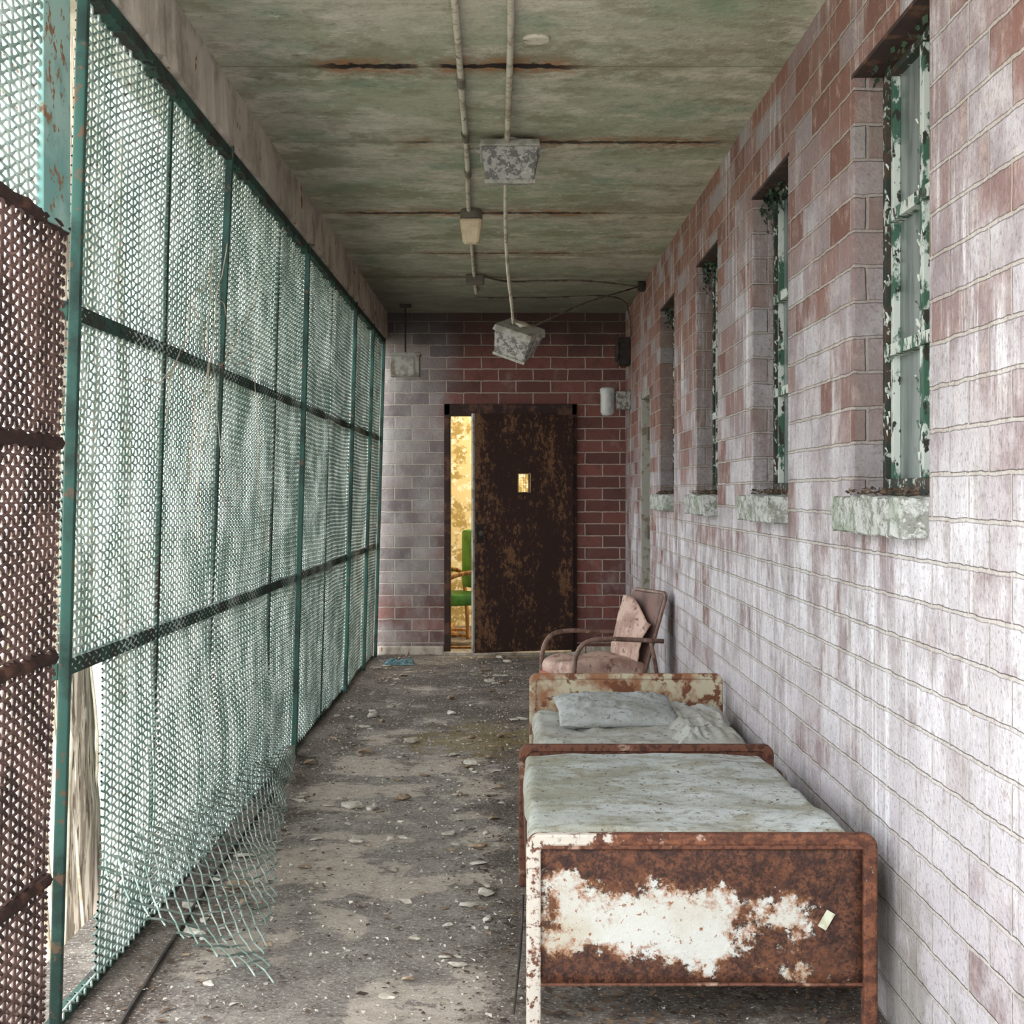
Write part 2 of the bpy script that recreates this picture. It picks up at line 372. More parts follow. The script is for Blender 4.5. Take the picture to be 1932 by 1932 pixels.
def tag(o,label=None,category=None,kind=None,group=None):
    if label: o['label']=label
    if category: o['category']=category
    if kind: o['kind']=kind
    if group: o['group']=group
    return o
def obj(name,mb,mat,origin=(0,0,0),parent=None,bevel=0,smooth=False,local=False,**kw):
    me=D.meshes.new(name); O=Vector(origin)
    if local or parent is not None:
        base=Vector((0,0,0)) if local else (Vector(parent['_o']) )
        vs=[Vector(p)-base for p in mb.v]
    else: vs=[Vector(p)-O for p in mb.v]
    me.from_pydata(vs,[],mb.f); me.update()
    bm=bmesh.new(); bm.from_mesh(me); bmesh.ops.recalc_face_normals(bm,faces=bm.faces); bm.to_mesh(me); bm.free()
    if smooth:
        for p in me.polygons: p.use_smooth=True
    o=D.objects.new(name,me); COL.objects.link(o)
    mats=mat if isinstance(mat,(list,tuple)) else [mat]
    for q in mats: me.materials.append(q)
    if parent is not None: o.parent=parent
    else: o.location=O
    if bevel:
        b=o.modifiers.new('Bevel','BEVEL'); b.width=bevel; b.segments=2; b.limit_method='ANGLE'
    return tag(o,**kw)
def empty(name,loc,rotz=0,**kw):
    e=D.objects.new(name,None); COL.objects.link(e); e.location=loc; e.rotation_euler=(0,0,rotz); e.empty_display_size=.1
    e['_o']=list(loc); return tag(e,**kw)
def bez(pts,k=8):
    P=[Vector(p) for p in pts]; out=[]
    for i in range(len(P)-1):
        p0=P[max(i-1,0)];p1=P[i];p2=P[i+1];p3=P[min(i+2,len(P)-1)]
        for j in range(k):
            t=j/k
            out.append(.5*((2*p1)+(-p0+p2)*t+(2*p0-5*p1+4*p2-p3)*t*t+(-p0+3*p1-3*p2+p3)*t**3))
    out.append(P[-1]); return out

# ------------------------------------------------------------ shell
YB=13.3; XR=1.0; H=2.96; YN=0.8
mb=MB(); mb.box((-1.38,YN,-.15),(1.25,YB+.3,0)); obj('floor',mb,m_floor,kind='structure')
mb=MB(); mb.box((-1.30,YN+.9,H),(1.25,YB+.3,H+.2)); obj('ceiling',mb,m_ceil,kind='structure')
mb=MB()
nn=200
prof=[]
for i in range(nn+1):
    y=2.5+(YB-2.5)*i/nn
    j1=.020*mnoise.noise(Vector((y*6,0,3))); j2=.022*mnoise.noise(Vector((y*9,5,3)))
    prof.append([(-1.26,y,H),(-1.06,y,H),(-1.06+j1,y,2.735+j2),(-1.10,y,2.72),(-1.26,y,2.72)])
vs=[p for r in prof for p in r]; fs=[]
for i in range(nn):
    for j in range(5):
        fs.append((i*5+j,i*5+(j+1)%5,(i+1)*5+(j+1)%5,(i+1)*5+j))
mb.add(vs,fs); obj('trim_1',mb,m_beam,kind='structure',label='concrete edge beam above the wire fence')
WIN=[(3.66,4.47),(5.52,6.33),(7.40,8.23),(9.36,10.22)]
ZS,ZT=1.39,2.62
DOOR=(10.95,11.72,2.16)
mb=MB(); ycur=YN
for (a,b) in WIN:
    mb.box((XR,ycur,0),(1.25,a,H)); mb.box((XR,a,0),(1.25,b,ZS)); mb.box((XR,a,ZT),(1.25,b,H)); ycur=b
mb.box((XR,ycur,0),(1.25,DOOR[0],H)); mb.box((XR,DOOR[0],DOOR[2]),(1.25,DOOR[1],H)); mb.box((XR,DOOR[1],0),(1.25,YB,H))
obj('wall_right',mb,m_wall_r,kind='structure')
DX0,DX1,DZ=-.57,.578,2.17
mb=MB(); mb.box((-1.38,YB,0),(DX0,YB+.25,H)); mb.box((DX0,YB,DZ),(DX1,YB+.25,H)); mb.box((DX1,YB,0),(1.25,YB+.25,H))
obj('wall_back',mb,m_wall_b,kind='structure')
mb=MB(); mb.box((-1.14,YB-.05,0),(DX0,YB-.001,.075)); obj('baseboard_back',mb,m_beam,kind='structure',bevel=.008)
mb=MB(); mb.box((DX1,YB-.05,0),(XR-.001,YB-.001,.075)); obj('baseboard_back_right',mb,m_beam,kind='structure',bevel=.008)

for i,(a,b) in enumerate(WIN,1):
    w=empty('window_%d'%i,((1.1),(a+b)/2,ZS),kind='structure',label='steel casement window with peeling green and white paint')
    xf=1.085
    mb=MB(); t=.03
    zb,zt=ZS+.05,ZT-.03
    mb.box((xf,a,ZS),(xf+.05,b,zb)); mb.box((xf,a,zt),(xf+.05,b,ZT)); mb.box((xf,a,zb),(xf+.05,a+t,zt)); mb.box((xf,b-t,zb),(xf+.05,b,zt))
    obj('window_frame',mb,m_wframe,parent=w,bevel=.003)
    mb=MB(); ym=(a+b)/2
    mb.box((xf+.004,ym-.018,zb),(xf+.034,ym+.018,zt))
    for yy in (b-.075,a+.17):  mb.box((xf+.008,yy-.012,zb),(xf+.03,yy+.012,zt))
    for zz in (1.79,2.17): mb.box((xf-.004,a+t,zz),(xf+.036,b-t,zz+.034))
    obj('window_muntin',mb,m_wpaint,parent=w,bevel=.002)
    mb=MB()
    for q in range(70):
        yy=random.choice([a+.17,ym,b-.075])+random.uniform(-.016,.016)
        zz=random.uniform(zb,zt) 
        if random.random()<.25: zz=random.choice([1.8,2.18])+random.uniform(-.01,.03)
        s=random.uniform(.005,.013); dx=random.uniform(-.010,0)
        mb.add([(xf-.001,yy-s/2,zz),(xf-.001,yy+s/2,zz+random.uniform(-.01,.01)),(xf+dx-.003,yy+s/2,zz+s*1.5),(xf+dx,yy-s/2,zz+s*1.6)],[(0,1,2,3)])
    obj('paint_flake',mb,m_wpaint,parent=w,kind='stuff')
    mb=MB(); mb.box((xf+.03,a+.005,ZS+.005),(xf+.036,b-.005,ZT-.005)); obj('window_glass',mb,m_glass,parent=w)
    mb=MB()
    def sd(P): 
        n=mnoise.noise(P*14)+.7*mnoise.noise(P*38); return P+Vector((-.010*n,.006*n,.008*n))
    mb.rbox((1.008,(a+b)/2,ZS-.050),(.155,b-a-.02,.096),.006,n=(10,70,9),disp=sd)
    obj('trim_%d'%(i+1),mb,m_sill,kind='structure',label='concrete window sill with flaking pale paint')
    mb=MB()
    for q in range(150):
        c=Vector((random.uniform(.955,1.08),random.uniform(a+.03,b-.04),ZS+.006+random.uniform(0,.018))); s=random.uniform(.005,.015)
        ax=Vector((random.uniform(-1,1),random.uniform(-1,1),random.uniform(-.4,.4))).normalized()*s; bx=Vector((random.uniform(-1,1),random.uniform(-1,1),random.uniform(-.6,.6))).normalized()*s
        mb.add([c-ax,c-bx*.6,c+ax,c+bx*.6],[(0,1,2,3)])
    obj('leaf_litter',mb,m_leaf,origin=(1.02,(a+b)/2,ZS),kind='stuff',label='dead leaves and paint flakes lying on the window sill',category='leaf litter')
    mb=MB()
    N=[60,170,160,120][i-1]
    for q in range(N):
        yy=b-abs(random.gauss(0,.28))*(b-a) if i>1 else random.uniform(a,b)
        if yy<a: yy=a+random.random()*.1
        zz=ZT-abs(random.gauss(0,.06 if i>1 else .03))
        c=Vector((random.uniform(1.03,1.070),yy,zz)); s=random.uniform(.008,.016)
        ax=Vector((random.uniform(-.5,.5),random.uniform(-1,1),random.uniform(-1,1))).normalized()*s; bx=ax.cross(Vector((random.uniform(.4,1),random.uniform(-.5,.5),random.uniform(-.5,.5)))).normalized()*s
        mb.add([c-ax,c-bx*.8,c+ax*.9,c+bx*.8],[(0,1,2,3)])
    obj('ivy',mb,m_ivy,origin=(1.05,b,ZT),kind='stuff',label='dark ivy hanging beneath the window lintel',category='vine')
    mb=MB(); mb.box((XR-.002,a-.02,ZT-.012),(1.2,b+.02,ZT)); obj('trim_%d'%(i+5),mb,m_dframe,kind='structure',label='rusted steel window lintel')
d=empty('door_2',(1.08,(DOOR[0]+DOOR[1])/2,0),kind='structure',label='side door in grey painted steel frame')
a,b,zt=DOOR
mb=MB(); mb.box((1.0,b-.05,0),(1.14,b,zt)); mb.box((1.0,a,0),(1.14,a+.05,zt)); mb.box((1.0,a,zt-.05),(1.14,b,zt)); obj('door_frame',mb,m_dedge,parent=d,bevel=.004)
mb=MB(); mb.box((1.09,a+.05,.02),(1.13,b-.05,zt-.05)); obj('door_leaf',mb,m_dedge,parent=d,bevel=.003)
for zz in (.35,1.1,1.85):
    mb=MB(); mb.tube([(1.05,b-.055,zz-.05),(1.05,b-.055,zz+.05)],.012,8); obj('door_hinge',mb,m_dcond,parent=d)

d=empty('door_1',(.54,YB,0),kind='structure',label='rusted steel door standing ajar with small vision pane')
mb=MB()
mb.box((DX0,YB-.03,0),(DX0+.055,YB+.16,DZ)); mb.box((DX1-.045,YB-.03,0),(DX1,YB+.16,DZ)); mb.box((DX0,YB-.03,DZ-.10),(DX1,YB+.16,DZ))
obj('door_frame',mb,m_dframe,parent=d,bevel=.006)
ang=math.radians(19); W=.905; hinge=Vector((.53,YB-.03,0))
R=Matrix.Translation(hinge)@Matrix.Rotation(ang,4,'Z')
def dl(mb,a,b): mb.box(a,b,R)
z0,z1=.05,2.07; wx0,wx1=-.50,-.395; wz0,wz1=1.41,1.56
mb=MB(); dl(mb,(-W+.012,-.045,z0),(wx0,0,z1)); dl(mb,(wx1,-.045,z0),(0,0,z1)); dl(mb,(wx0,-.045,z0),(wx1,0,wz0)); dl(mb,(wx0,-.045,wz1),(wx1,0,z1))
obj('door_leaf',mb,m_door,parent=d)
mb=MB(); dl(mb,(-W,-.048,z0),(-W+.014,.002,z1)); obj('door_edge',mb,m_dedge,parent=d,label='door edge with lit paleness in its colour')  # pale colour stands for light falling on the opening edge
mb=MB(); 
for (p,q) in (((wx0-.006,-.050,wz0-.006),(wx0,-.04,wz1+.006)),((wx1,-.050,wz0-.006),(wx1+.006,-.04,wz1+.006)),((wx0,-.050,wz1),(wx1,-.04,wz1+.006)),((wx0,-.050,wz0-.006),(wx1,-.04,wz0))): dl(mb,p,q)
obj('vision_frame',mb,m_pane,parent=d)
mb=MB()
for q in range(5):
    t=wx0+(wx1-wx0)*(q+.5)/5; dl(mb,(t-.0009,-.022,wz0),(t+.0009,-.02,wz1))
for q in range(7):
    t=wz0+(wz1-wz0)*(q+.5)/7; dl(mb,(wx0,-.022,t-.0009),(wx1,-.02,t+.0009))
obj('vision_wire',mb,m_pane,parent=d)
mb=MB(); dl(mb,(-W+.03,-.056,.98),(-W+.09,-.045,1.14)); mb.tube([R@Vector((-W+.06,-.05,1.06)),R@Vector((-W+.06,-.09,1.06))],.008,8); mb.lathe(R@Vector((-W+.06,-.10,1.06)),[(.001,-.02),(.022,-.014),(.026,0),(.02,.014),(.001,.018)],14,'y')
obj('door_knob',mb,m_black,parent=d)
mb=MB(); mb.box((DX0,YB-.10,0),(DX1,YB+.2,.03)); obj('trim_10',mb,m_beam,kind='structure',label='concrete door threshold',bevel=.005)

# annex room
Y2=16.2
mb=MB(); mb.box((-1.28,Y2,-.02),(2.2,Y2+.1,2.96)); obj('wall_annex_back',mb,m_yellow,kind='structure')
mb=MB(); mb.box((-1.28,YB+.26,0),(-1.2,Y2,2.96)); obj('wall_annex_left',mb,m_yellow,kind='structure')
mb=MB(); mb.box((2.1,YB+.26,0),(2.2,Y2,2.96)); obj('wall_annex_right',mb,m_yellow,kind='structure')
mb=MB(); mb.box((-1.28,YB+.3,-.15),(2.2,Y2,0)); obj('floor_annex',mb,m_floor,kind='structure')
mb=MB(); mb.box((-1.28,YB+.3,2.96),(2.2,Y2,3.1)); obj('ceiling_annex',mb,m_yellow,kind='structure')
L=D.lights.new('annex_lamp','POINT'); L.energy=120; L.color=(1,.93,.80); L.shadow_soft_size=.3
lo=D.objects.new('annex_lamp',L); COL.objects.link(lo); lo.location=(.6,14.8,2.5)
g=empty('vinyl_chair',(-.52,14.3,0),math.radians(-60),label='green vinyl armchair with bent wooden arms in the yellow room',category='chair')
mb=MB(); mb.rbox((0,0,.42),(.5,.5,.12),.05,n=(8,8,4)); obj('seat',mb,m_plastic,parent=g,local=True,smooth=True)
mb=MB(); mb.rbox((0,.24,.78),(.48,.09,.55),.04,n=(8,4,8)); obj('backrest',mb,m_plastic,parent=g,local=True,smooth=True)
for sx in (-1,1):
    mb=MB(); mb.tube(bez([(sx*.28,.3,0),(sx*.28,.27,.45),(sx*.28,.2,.66),(sx*.28,-.15,.64),(sx*.28,-.26,.5),(sx*.28,-.27,0)]),.02,8); obj('armrest',mb,m_wood,parent=g,local=True,smooth=True)
random.seed(3)
for q in range(6):
    mb=MB()
    ln=random.uniform(.35,.6); a=random.uniform(-.5,.5)+(1.57 if q%2 else 0); R2=Matrix.Rotation(a,4,'Z')
    mb.box((-ln/2,-.04,-.01),(ln/2,.04,.015),R2); zmin=min(p[2] for p in mb.v); mb.v=[(p[0],p[1],p[2]-zmin) for p in mb.v]
    o=obj('wood_plank',mb,m_wood,local=True,label='splintered bare wood plank on the floor',category='plank',group='broken planks behind the door'); o.location=(-.55+.25*(q%2),13.75 if q<2 else 15.0,.001)
    if q>=2: o.location.z=.027*(q-2)+.001; o.location.x=-.6

# ------------------------------------------------------------ fence
FX=lambda z:-1.175+.028*z
def wav(a,b): 
    return .012*mnoise.noise(Vector((a*1.3,b*1.1,0)))+.005*mnoise.noise(Vector((a*4,b*3,5)))
def wire_mesh(Pf,a0,a1,b0,b1,cw,ch,r,amp,keep=None,step=4,ref=(1,0,0)):
    V=[];Fc=[];o=0
    nb=int((b1-b0)/(ch/step)); bs=b0+np.arange(nb+1)*(ch/step)
    span=(b1-b0)/ch*cw
    for dr in (1,-1):
        k0=int(math.floor((a0-(span if dr>0 else 0))/cw))-1; k1=int(math.ceil((a1+(span if dr<0 else 0))/cw))+1
        for k in range(k0,k1+1):
            A=k*cw+dr*(bs-b0)/ch*cw
            ok=(A>=a0)&(A<=a1)
            if not ok.any(): continue
            idx=np.nonzero(ok)[0]
            if keep: idx=np.array([i for i in idx if keep(A[i],bs[i])])
            if len(idx)<3: continue
            runs=np.split(idx,np.nonzero(np.diff(idx)>1)[0]+1)
            for rn in runs:
                if len(rn)<3: continue
                off=dr*amp*np.cos(2*math.pi*(bs[rn]-b0)/ch)
                P=np.array([Pf(A[i],bs[i],off[q]) for q,i in enumerate(rn)])
                T=np.gradient(P,axis=0); T/=np.linalg.norm(T,axis=1)[:,None]+1e-9
                N1=np.cross(T,ref); N1/=np.linalg.norm(N1,axis=1)[:,None]+1e-9
                N2=np.cross(T,N1); m=len(rn)
                ring=np.stack([P+N1*r,P+N2*r,P-N1*r,P-N2*r],1).reshape(-1,3)
                V.append(ring)
                i=np.arange(m-1)[:,None]*4; j=np.arange(4)[None,:]; j2=(j+1)%4
                q=np.stack([i+j,i+j2,i+4+j2,i+4+j],-1).reshape(-1,4)+o
                Fc.append(q); o+=4*m
    return np.concatenate(V),np.concatenate(Fc)
def np_obj(name,V,F,mat,parent=None,**kw):
    if parent is not None: V=V-np.array(parent['_o'])
    me=D.meshes.new(name); me.vertices.add(len(V)); me.vertices.foreach_set('co',V.ravel())
    me.loops.add(F.size); me.loops.foreach_set('vertex_index',F.ravel())
    me.polygons.add(len(F)); me.polygons.foreach_set('loop_start',np.arange(0,F.size,4)); me.polygons.foreach_set('loop_total',np.full(len(F),4))
    me.update(); me.validate(); me.materials.append(mat)
    for p in me.polygons: p.use_smooth=True
    o=D.objects.new(name,me); COL.objects.link(o)
    if parent is not None: o.parent=parent
    return tag(o,**kw)
fence=empty('wire_fence',(-1.16,8.0,0),label='green painted wire mesh security fence with steel posts',category='fence')
posts=[3.89,5.92,8.2,10.74,12.1,13.15]; joints=[4.98,7.33,9.5]
ztop=2.74
for i,y in enumerate(posts):
    mb=MB(); w=.014; dpx=.028
    lean=-.05 if i==1 else 0
    mb.hexa([(FX(0)+.008+lean,y-w,0),(FX(0)+.008+dpx+lean,y-w,0),(FX(0)+.008+dpx+lean,y+w,0),(FX(0)+.008+lean,y+w,0)],
            [(FX(2.7)+.008,y-w,ztop),(FX(2.7)+.008+dpx,y-w,ztop),(FX(2.7)+.008+dpx,y+w,ztop),(FX(2.7)+.008,y+w,ztop)])
    obj('fence_post',mb,m_post,parent=fence,bevel=.004)
for y in joints:
    mb=MB(); w=.014; x0_,x1_=-.008,.007
    mb.hexa([(FX(0)+x0_,y-w,0),(FX(0)+x1_,y-w,0),(FX(0)+x1_,y+w,0),(FX(0)+x0_,y+w,0)],[(FX(2.7)+x0_,y-w,ztop),(FX(2.7)+x1_,y-w,ztop),(FX(2.7)+x1_,y+w,ztop),(FX(2.7)+x0_,y+w,ztop)])
    obj('fence_post',mb,m_rail,parent=fence)
for z in (1.867,.946):
    for i in range(len(posts)-1):
        mb=MB(); mb.box((FX(z)-.03,posts[i],z-.021),(FX(z)+.004,posts[i+1],z+.021)); obj('fence_rail',mb,m_rail,parent=fence,bevel=.003)
for i in range(len(posts)-1):
    mb=MB(); mb.box((FX(0)-.03,posts[i],0),(FX(0)+.0,posts[i+1],.03)); obj('fence_rail',mb,m_rail,parent=fence,bevel=.003)
mb=MB(); pr=[]
for i in range(501):
    y=2.9+(13.2-2.9)*i/500; j=.026*mnoise.noise(Vector((y*11,0,0)))+.016*mnoise.noise(Vector((y*40,0,0)))
    pr+=[(-1.115,y,2.72),(-1.07,y,2.722),(-1.068,y,2.68+j),(-1.115,y,2.68+j)]
mb.add(pr,[(i*4+j,i*4+(j+1)%4,(i+1)*4+(j+1)%4,(i+1)*4+j) for i in range(500) for j in range(4)])
obj('fence_top_angle',mb,m_rail,parent=fence)
def Pf(a,b,off):
    bulge=.04*math.exp(-((b-.35)/.3)**2)*math.sin(math.pi*max(0,min(1,(a-4.3)/3.6)))
    return (FX(b)+wav(a,b)+off+bulge, a, b+.004*math.sin(a*5+b*2))
edges=[3.9]+sorted(posts[1:]+joints)
def keep_lower(a,b):
    n=.04*mnoise.noise(Vector((a*5,b*5,9)))
    if a<4.33+n and b<.93 and b>.05: return False
    return True
for i in range(len(edges)-1):
    a0,a1=edges[i],edges[i+1]
    V,F=wire_mesh(Pf,a0,a1,.02,2.72,.068,.0245,.0040,.0042,keep_lower,4 if a0<8.5 else 2)
    np_obj('wire_mesh',V,F,m_fence,parent=fence)
def Pn(a,b,off): return (FX(b)+off+.004*mnoise.noise(Vector((a*4,b*4,2))),a,b)
V,F=wire_mesh(Pn,2.9,3.86,.04,2.05,.068,.028,.0057,.005,None,4); np_obj('wire_mesh',V,F,m_fence_rust,parent=fence,label='rust brown wire mesh panel')
V,F=wire_mesh(Pn,2.9,3.66,2.05,2.72,.070,.027,.0045,.0045,None,4); np_obj('wire_mesh',V,F,m_fence,parent=fence)
mb=MB(); mb.box((FX(2.3)-.004,3.62,2.05),(FX(2.3)+.012,3.84,2.72)); obj('fence_plate',mb,m_plate,parent=fence,bevel=.003,label='turquoise painted steel plate')
for z in (2.06,1.525,.99,.435):
    mb=MB(); pts=[(FX(z)+.002+.002*math.sin(q*2.1),2.9+.94*q/24,z+.003*math.sin(q*1.3)) for q in range(25)]; mb.tube(pts,[.016+.003*abs(math.sin(q*1.9)) for q in range(25)],7)
    obj('fence_rail',mb,m_dframe,parent=fence)
def Pflap(a,b,off):
    t=max(0,min(1,(a-4.1)/4.2)); v=max(0,min(1,b/.6))
    hz=.36*(1-t)**.8+.02
    xf=-.60-.56*t**.85
    xa=FX(.3)+.02
    x=xa+(xf-xa)*(1-v)
    z=.010+hz*v**1.5+.010*(1+math.sin(a*6+b*9))*(v)+.015*(1+math.sin(a*9+b*5))*(1-v)
    return (x+.012*math.sin(a*5)*(1-v)+off*.4,a,z+off*.7)
def keepf(a,b):
    n=.05*mnoise.noise(Vector((a*3,b*3,4)))
    return b>.02+abs(n) and b<.6 and a>4.24+n*2
V,F=wire_mesh(Pflap,4.12,8.2,0,.6,.14,.060,.0034,.003,keepf,4,ref=(.3,.1,1)); np_obj('wire_mesh',V,F,m_fence,parent=fence,label='torn wire mesh curling onto the floor')

random.seed(11)
for q in range(8):
    y=random.uniform(4.1,6.8); z=random.uniform(1.6,2.4); pts=[]
    p=Vector((FX(z)+.02,y,z)); dirv=Vector((0,random.uniform(-1,1),random.uniform(-1,.3))).normalized()
    for s in range(16):
        pts.append(p.copy()); dirv=(dirv+Vector((0,random.uniform(-.6,.6),random.uniform(-.6,.5)))).normalized(); p=p+dirv*.07
        p.x=FX(p.z)+.018+.01*random.random(); p.z=min(p.z,2.66); p.y=max(p.y,3.95)
    mb=MB(); mb.tube(bez(pts,4),.0022,5); obj('dry_vine',mb,m_vine,parent=fence,smooth=True)

# ------------------------------------------------------------ outside
mb=MB(); mb.grid(lambda u,v:(-1.4-60*u**1.5,-12+80*v,-.45+ .25*mnoise.noise(Vector((u*20,v*30,0)))),40,40)
obj('ground',mb,m_ground,kind='structure')
random.seed(5)
def tree(x,y,r,h,seed,label,nb=7):
    rs=random.Random(seed)
    e=empty('tree',(x,y,-.5),label=label,category='tree')
    mb=MB(); pts=[];rad=[]
    for i in range(40):
        t=i/39; pts.append((x+.03*math.sin(t*7+seed),y+.04*math.cos(t*6+seed),-.5+h*t)); rad.append(r*(1-.3*t)*(1+.06*rs.uniform(-1,1))+ (r*.15*math.exp(-t*18)))
    mb.tube(pts,rad,18); obj('trunk',mb,m_bark,parent=e,smooth=True)
    if nb:
        mb=MB()
        for b in range(nb):
            t=rs.uniform(.3,.95); p=Vector(pts[int(t*39)]); dv=Vector((rs.uniform(-1,.1),rs.uniform(-.3,1),rs.uniform(.4,1))).normalized(); q=[p]
            for s in range(7):
                dv=(dv+Vector((rs.uniform(-.3,.3),rs.uniform(-.3,.3),rs.uniform(-.1,.4)))).normalized(); p=p+dv*h*.05; q.append(p.copy())
            mb.tube(q,[r*.22*(1-s/9) for s in range(len(q))],6)
        obj('branch',mb,m_bark,parent=e,smooth=True)
    return e
TX,TY=-1.62,5.70
t=tree(TX,TY,.080,4.2,1,'thick pale tree trunk wrapped with vines outside fence',0)
for q in range(7):
    ph=q*.9; mb=MB()
    pts=[(TX+(.095+.012*math.sin(s+q))*math.cos(ph+s*.05*(1 if q%2 else -1)),TY+.095*math.sin(ph+s*.05*(1 if q%2 else -1)),-.45+s*.12) for s in range(34)]
    mb.tube(pts,.006+.003*(q%3),6)
    obj('climbing_vine',mb,m_vine,parent=t,smooth=True)
for (x,y,r,h,s) in ((-4.5,15,.10,8,2),(-7,24,.16,10,4),(-3.4,13.5,.05,5,5)):
    tree(x,y,r,h,s,'slender bare tree with pale bark outside the fence')
def bush(cx,cy,cz,r,n,seed):
    rs=random.Random(seed); mb=MB()
    for q in range(n):
        v=Vector((rs.gauss(0,1),rs.gauss(0,1),rs.gauss(0,1))).normalized()*r*rs.uniform(.4,1); c=Vector((cx,cy,cz))+v; s=rs.uniform(.03,.07)
        ax=Vector((rs.uniform(-1,1),rs.uniform(-1,1),rs.uniform(-1,1))).normalized()*s; bx=ax.cross(Vector((rs.uniform(-1,1),rs.uniform(-1,1),1))).normalized()*s*.6
        mb.add([c-ax,c-bx,c+ax,c+bx],[(0,1,2,3)])
    obj('shrub',mb,m_green_leaf,origin=(cx,cy,-.4),kind='stuff',label='loose pale green leafy shrub outside the fence',category='shrub')
for i,(x,y,z,r) in enumerate(((-3.6,9.5,.2,.7),(-2.9,5.0,.2,.6),(-5.2,19,.4,1.2))): bush(x,y,z,r,500,i)

# ------------------------------------------------------------ beds
def rounded_path(x0,x1,z0,z1,r,k=7):
    pts=[(x0,z0),(x0,z1-r)]
    for i in range(1,k): a=math.pi-(math.pi/2)*i/k; pts.append((x0+r+r*math.cos(a),z1-r+r*math.sin(a)))
    pts+=[(x0+r,z1),(x1-r,z1)]
    for i in range(1,k): a=math.pi/2-(math.pi/2)*i/k; pts.append((x1-r+r*math.cos(a),z1-r+r*math.sin(a)))
    pts+=[(x1,z1-r),(x1,z0)]; return pts
def board_frame(mb,x0,x1,z0,z1,y,w,dp,r):
    po=rounded_path(x0,x1,z0,z1,r); pi=rounded_path(x0+w,x1-w,z0,z1-w*.82,max(.012,r-w*.5))
    vs=[];n=len(po)
    for (a,b),(c,d) in zip(po,pi): vs+=[(a,y,b),(c,y,d),(c,y+dp,d),(a,y+dp,b)]
    fs=[(i*4+j,i*4+(j+1)%4,(i+1)*4+(j+1)%4,(i+1)*4+j) for i in range(n-1) for j in range(4)]+[(0,1,2,3),((n-1)*4+3,(n-1)*4+2,(n-1)*4+1,(n-1)*4)]
    mb.add(vs,fs)
def make_bed(x0,x1,yf,yh,zf,zh,label,panel_m,head_m,railz):
    e=empty('bed',((x0+x1)/2,(yf+yh)/2,0),label=label,category='bed')
    mb=MB(); board_frame(mb,x0,x1,0,zf,yf,.038,.036,.035); obj('footboard_frame',mb,m_bed_leg if zf>.5 else m_bed,parent=e,bevel=.007)
    mb=MB()
    pz0,pz1=.135,zf-.032
    def fp(u,v):
        x=x0+.036+(x1-x0-.072)*u; z=pz0+(pz1-pz0)*v
        return (x,yf+.012+.006*mnoise.noise(Vector((x*4,z*4,0))),z+ (-.012*u if v<.01 else 0))
    mb.grid(fp,24,12); o=obj('footboard_panel',mb,panel_m,parent=e,smooth=True); so=o.modifiers.new('S','SOLIDIFY'); so.thickness=.012
    mb=MB(); mb.box((x0+.034,yf+.002,pz1-.008),(x1-.034,yf+.03,pz1+.004)); obj('footboard_rim',mb,m_bed,parent=e,bevel=.003)
    mb=MB(); mb.box((x0+.034,yf+.004,pz0-.006),(x1-.034,yf+.034,pz0+.002)); obj('footboard_rim',mb,m_bed,parent=e,bevel=.003)
    mb=MB(); board_frame(mb,x0-.01,x1-.01,0,zh,yh,.032,.034,.035); obj('headboard_frame',mb,m_bed if head_m is None else m_head,parent=e,bevel=.006)
    mb=MB(); mb.box((x0+.02,yh+.008,.2),(x1-.04,yh+.022,zh-.02)); obj('headboard_panel',mb,head_m or m_bed,parent=e)
    for xx in (x0+.004,x1-.036):
        mb=MB(); mb.box((xx,yf+.03,railz-.07),(xx+.008,yh,railz)); mb.box((xx,yf+.03,railz-.07),(xx+.03,yh,railz-.062)); obj('side_rail',mb,m_bed,parent=e,bevel=.002)
    mb=MB()
    n=16
    for i in range(n+1):
        y=yf+.08+(yh-yf-.14)*i/n; mb.tube([(x0+.03,y,railz-.05),((x0+x1)/2,y,railz-.062),(x1-.03,y,railz-.05)],.003,5)
    for i in range(9):
        x=x0+.06+(x1-x0-.12)*i/8; mb.tube([(x,yf+.05,railz-.05),(x,(yf+yh)/2,railz-.062),(x,yh-.02,railz-.05)],.003,5)
    obj('bed_spring',mb,m_dcond,parent=e)
    return e
b1=make_bed(.042,.947,3.95,5.45,.522,.506,'rusted white enamel hospital bed with a bare mattress',m_panel,None,.36)
mb=MB(); Rm=Matrix.Translation(Vector((.815,3.956,.30)))@Matrix.Rotation(math.radians(30),4,'Y')
mb.box((-.012,-.001,-.024),(.012,.001,.024),Rm); obj('paper_sticker',mb,m_paper,parent=b1,label='small faded paper tag')
mb=MB(); mb.tube(bez([(.035,4.05,.34),(.028,4.06,.2),(.01,4.07,.02)]),.004,6); obj('support_rod',mb,m_black,parent=b1)
b2=make_bed(.10,.992,5.56,7.08,.40,.566,'rusted cream enamel hospital bed with sheet and pillow',m_bed,m_head,.29)
def mdisp(P):
    n=mnoise.noise(P*2.6)*.012+mnoise.noise(P*7)*.007+abs(mnoise.noise(Vector((P.x*3,P.y*11,4))))*.012+abs(mnoise.noise(Vector((P.x*14,P.y*9,8))))*.005
    top=max(0,P.z/.06)
    P=P.copy(); P.z+=n*top; P.x+=mnoise.noise(Vector((P.y*5,P.z*9,2)))*.012; return P
mb=MB(); mb.rbox((.470,4.715,.435),(.84,1.42,.13),.028,n=(40,64,8),disp=mdisp)
mb.v=[(p[0],p[1],p[2]-.028*(p[1]-4.2)+.010) for p in mb.v]
obj('mattress',mb,m_matt,origin=(.475,4.715,.36),smooth=True,label='bare pale blue-grey stained mattress on the rusted bed',category='mattress')
